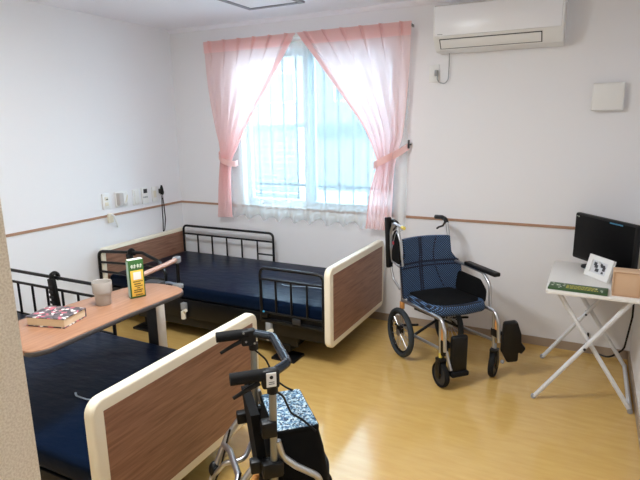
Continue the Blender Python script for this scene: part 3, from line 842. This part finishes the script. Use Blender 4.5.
g = bmesh.ops.extrude_face_region(m.bm, geom=m.bm.faces[:])
for v in [e for e in g['geom'] if isinstance(e, bmesh.types.BMVert)]: v.co.x -= .028
bk_ = m.build('backrest', BLUEMESH, wc)
m = MB()
for z_, in ((.615,), (.642,)):
    t_ = (z_-.42)/.385
    m.tube([Vector(back(u/16, t_))+Vector((.002, 0, 0)) for u in range(17)], .006, n=6, flat=(.006, .003))
for u_ in (.36, .40):
    m.tube([Vector(back(u_, t/12))+Vector((.002, 0, 0)) for t in range(13)], .006, n=6, flat=(.003, .005))
m.tube([Vector(back(.62+.16*abs(t/14-.55)**1.5*2.4, t/14))+Vector((.002, 0, 0)) for t in range(15)], .004, n=6, flat=(.003, .004))
m.build('seam_strap', pmat('navy_webbing', (16, 26, 50), 0.7), bk_)
# right armrest (down) and left armrest (flipped up)
y = HS+.02
MB().box(.09, .415, y-.024, y+.024, .635, .662, .009, 3, mtx=Matrix.Translation((0, 0, 0)) @ Matrix.Rotation(0.0, 4, 'Y')).build('armrest_pad', BLACK, wc)
MB().tube([(-.09, y, .63), (.1, y, .632), (.27, y, .63), (.345, y, .57), (.36, y, .415)], .0105, fr=.07).build('armrest_tube', ALU, wc)
MB().prism([(v.x, v.y) for v in fillet([(.0, .44, 0), (.33, .44, 0), (.335, .53, 0), (.27, .585, 0), (.03, .585, 0)], .04, 5, True)], HS-.004, HS+.006, axis=1).build('skirt_guard', BLACKFAB, wc)
y = -HS-.025
UP = Matrix.Translation((-.20, y-.01, .765)) @ Matrix.Rotation(math.radians(84), 4, 'Y')
MB().box(-.175, .175, -.022, .022, -.014, .014, .009, 3, mtx=UP).build('armrest_pad', BLACK, wc)
MB().tube([(-.06, y+.01, .47), (-.14, y, .52), (-.18, y, .60), (-.19, y, .84), (-.15, y, .91), (-.03, y, .90)], .0095, fr=.05).tube([(-.03, y+.01, .64), (-.06, y+.005, .80), (-.10, y, .87), (-.17, y, .70), (-.165, y, .64)], .0075, fr=.03).tube([(-.03, y+.01, .64), (-.07, y+.01, .62), (-.165, y, .64)], .0075, fr=.02).build('armrest_tube', ALU, wc)
MB().cyl((-.03, y, .90), (.0, y, .898), .0115).build('yellow_tip', YPL, wc)
MB().prism([(v.x, v.y) for v in fillet([(-.16, .65, 0), (-.04, .64, 0), (-.07, .78, 0), (-.11, .88, 0), (-.155, .82, 0)], .02, 5, True)], y-.006, y+.004, axis=1).build('skirt_guard', BLACKFAB, wc)
MB().box(-.145, -.125, y-.012, y-.006, .765, .785, .003).build('red_tag', RED, wc)
# leg rests
y = -HS
o = MB().tube([(.43, y, .27), (.46, y+.02, .25), (.50, y+.035, .12)], .011, fr=.03).build('leg_rest', ALU, wc)
MB().box(.47, .505, y+.04, y+.15, .095, .33, .014, 3).build('foot_plate', BLACK, o)
MB().box(.46, .52, y+.035, y+.155, .075, .108, .01, 3).build('plate_edge', RUBBER, o)
MB().box(.425, .475, y-.005, y+.035, .20, .30, .008).build('lock_clamp', BLACK, o)
y = HS
o = MB().tube([(.43, y, .29), (.46, y+.01, .30), (.50, y+.05, .28)], .011, fr=.03).build('leg_rest', BLACK, wc)
tw_ = Matrix.Translation((.515, y+.06, .265)) @ Matrix.Rotation(math.radians(-20), 4, 'Z') @ Matrix.Rotation(math.radians(6), 4, 'Y')
pl_ = [(v.x, v.y) for v in fillet([(-.05, .115, 0), (.03, .125, 0), (.062, .04, 0), (.068, -.02, 0), (.10, -.06, 0), (.072, -.10, 0), (.055, -.085, 0), (.058, -.15, 0), (-.01, -.155, 0), (-.05, -.08, 0)], .02, 5, True)]
m = MB(); m.prism(pl_, -.02, .02, axis=0, bev=.009); m.bm.transform(tw_); m.build('foot_plate', BLACK, o)
MB().cyl((.49, y+.03, .112), (.50, y+.03, .112), .012).build('stop_bolt', GREYP, o)
MB().box(.415, .475, y-.012, y+.025, .265, .315, .008).build('lock_clamp', BLACK, o)

# ------------------------------------------------------------------ walker (rollator)
rl = thing('rollator', 'black and silver wheeled walker with floral seat beside the footboard', 'walker', (2.47, -2.44, 0), math.radians(43.8))
YP = .175
HB = [(-.115, YP, .80), (.02, YP, .80), (.085, YP-.06, .80), (.085, -YP+.06, .80), (.02, -YP, .80), (-.085, -YP, .80)]
MB().tube(HB, .0155, fr=.04, n=12).build('handlebar', pmat('satin_dark_steel', (44, 52, 62), 0.25, metal=0.6), rl)
for s in (-1, 1):
    y = s*YP
    MB().tube([(-.118 if s > 0 else -.112, y, .80), (.0, y, .80)], .0195, n=14).build('grip', RUBBER, rl)
    hx = .012 if s < 0 else 0.0
    hsng = MB().box(hx-.026, hx+.03, y-.018, y+.018, .755, .817, .008, 3).build('brake_housing', BLACK, rl)
    MB().tube([(-.02, y, .775), (-.06, y, .758), (-.105, y, .735)], [.009, .008, .006], n=8).build('brake_lever', BLACK, hsng)
    if s < 0:
        MB().box(-.002, .03, y-.0205, y-.017, .764, .812, .0015, 2).build('lock_label', WHITE, hsng)
        m = MB(); m.cyl((.014, y-.0203, .797), (.014, y-.0215, .797), .006); m.box(.005, .023, y-.0215, y-.0203, .774, .776); m.box(.005, .023, y-.0215, y-.0203, .780, .782)
        m.build('lock_symbols', BLACK, hsng)
    else:
        m = MB()
        for px_, pz_ in ((-.018, .81), (-.01, .775), (.022, .765)): m.cyl((px_, y-.0175, pz_), (px_, y-.0205, pz_), .004, n=8)
        m.build('screw', ALU, hsng)
    MB().cyl((.02, y, .735), (.02, y, .76), .018).build('collar', BLACK, rl)
    MB().tube([(.02, y, .74), (.012, y, .10)], .0125, n=12).build('post', ALUD, rl)
    MB().box(-.022, .028, y-.02, y+.02, .585, .64, .006).build('seat_bracket', BLACK, rl)
    MB().box(-.025, .045, y-.024, y+.024, .44, .495, .008).build('fold_joint', BLACK, rl)
    # front leg and rear leg
    MB().tube([(.03, y, .56), (.045, y, .50), (.09, y, .455), (.165, y, .40), (.22, y, .22), (.24, y, .115)], .0115, fr=.05).build('front_leg', ALU, rl)
    MB().tube([(0, y-s*.02, .48), (-.045, y-s*.02, .47), (-.10, y-s*.02, .40), (-.15, y-s*.02, .28), (-.19, y-s*.02, .16)], .0125, fr=.06).build('rear_leg', ALU, rl)
    MB().box(-.06, -.015, y-s*.02-.018, y-s*.02+.018, .45, .495, .006).build('leg_clamp', BLACK, rl)
    for x, nm in ((.245, 'front_wheel'), (-.20, 'rear_wheel')):
        c = wheel((x, y-(s*.02 if x < 0 else 0), .085), .085, rl, .017, spokes=False, name=nm, tyre=RUBBER)
        m = MB(); yw = y-(s*.02 if x < 0 else 0)
        for q in (-1, 1): m.box(x-.014, x+.014, yw+q*.024-.003, yw+q*.024+.003, .075, .185, .002)
        m.box(x-.018, x+.018, yw-.027, yw+.027, .17, .2, .006); m.build('fork', BLACK, c)
    MB().sphere((-.155, y-s*.02, .27), .028, (.8, .8, 1.2)).build('brake_knob', BLACK, rl)
    MB().tube([(.0, y-s*.01, .76), (.06, y-s*.03, .70), (.09, y-s*.05, .62), (.13, y-s*.06, .585), (.17, y-s*.03, .55)], .0038, fr=.06, n=8).build('brake_cable', BLACK, rl)
    MB().tube([(-.09, y-s*.04, .44), (-.13, y-s*.045, .30), (-.17, y-s*.04, .2)], .004, fr=.06, n=8).build('wheel_cable', BLACK, rl)
m = MB(); m.tube([(-.115, YP-.02, .37), (-.10, YP-.10, .39), (-.09, -YP+.1, .39), (-.115, -YP+.02, .37)], .0115, fr=.04); m.tube([(-.16, YP-.03, .25), (-.12, YP-.08, .33), (-.05, YP-.10, .34), (.0, YP-.01, .36)], .0095, fr=.04); m.tube([(.005, -YP, .36), (.005, YP, .36)], .010); m.build('cross_bar', ALU, rl)
# seat lid and bag
st = MB().prism(rrect(.03, .19, -.125, .145, .015), .535, .558, bev=.006, seg=3).build('seat', BLACKFAB, rl)
MB().prism(rrect(.035, .186, -.120, .141, .012), .555, .5605, bev=.002).build('floral_top', SEATPRINT, st)
def bagbody():
    t = bmesh.new(); bmesh.ops.create_grid(t, x_segments=1, y_segments=1, size=1); t.free()
    m = MB()
    rings = [(.03, .19, -.125, .145, .54), (.025, .205, -.14, .15, .47), (.03, .22, -.14, .15, .36), (.04, .225, -.135, .145, .26), (.06, .21, -.12, .13, .215)]
    bm = m.bm; R = []
    for x0, x1, y0, y1, z in rings: R.append([bm.verts.new((x, y, z)) for x, y in rrect(x0, x1, y0, y1, .03, 5)])
    n = len(R[0])
    for A, B in zip(R, R[1:]):
        for k in range(n): bm.faces.new((A[k], A[(k+1) % n], B[(k+1) % n], B[k]))
    bm.faces.new(R[0]); bm.faces.new(list(reversed(R[-1])))
    return m
MB.bag = None
bag = bagbody().build('bag', BLACKFAB, rl)
MB().tube([(.215, -.12, .3), (.235, -.06, .36), (.235, .06, .36), (.215, .12, .3)], .008, fr=.04).build('bag_handle', BLACK, bag)
# back panel between the posts
def panel(u, t): return (-.02+.03*t, -.15+.21*u, lerp(.65, .36, t))
m = MB(); m.grid(panel, 8, 8)
g = bmesh.ops.extrude_face_region(m.bm, geom=m.bm.faces[:])
for v in [e for e in g['geom'] if isinstance(e, bmesh.types.BMVert)]: v.co.x -= .03
m.build('back_panel', BLACKFAB, rl)
MB().tube([(-.03, -.10, .40), (-.05, -.11, .36), (-.06, -.1, .31)], .012, fr=.02).build('orange_strap', ORANGE, rl)
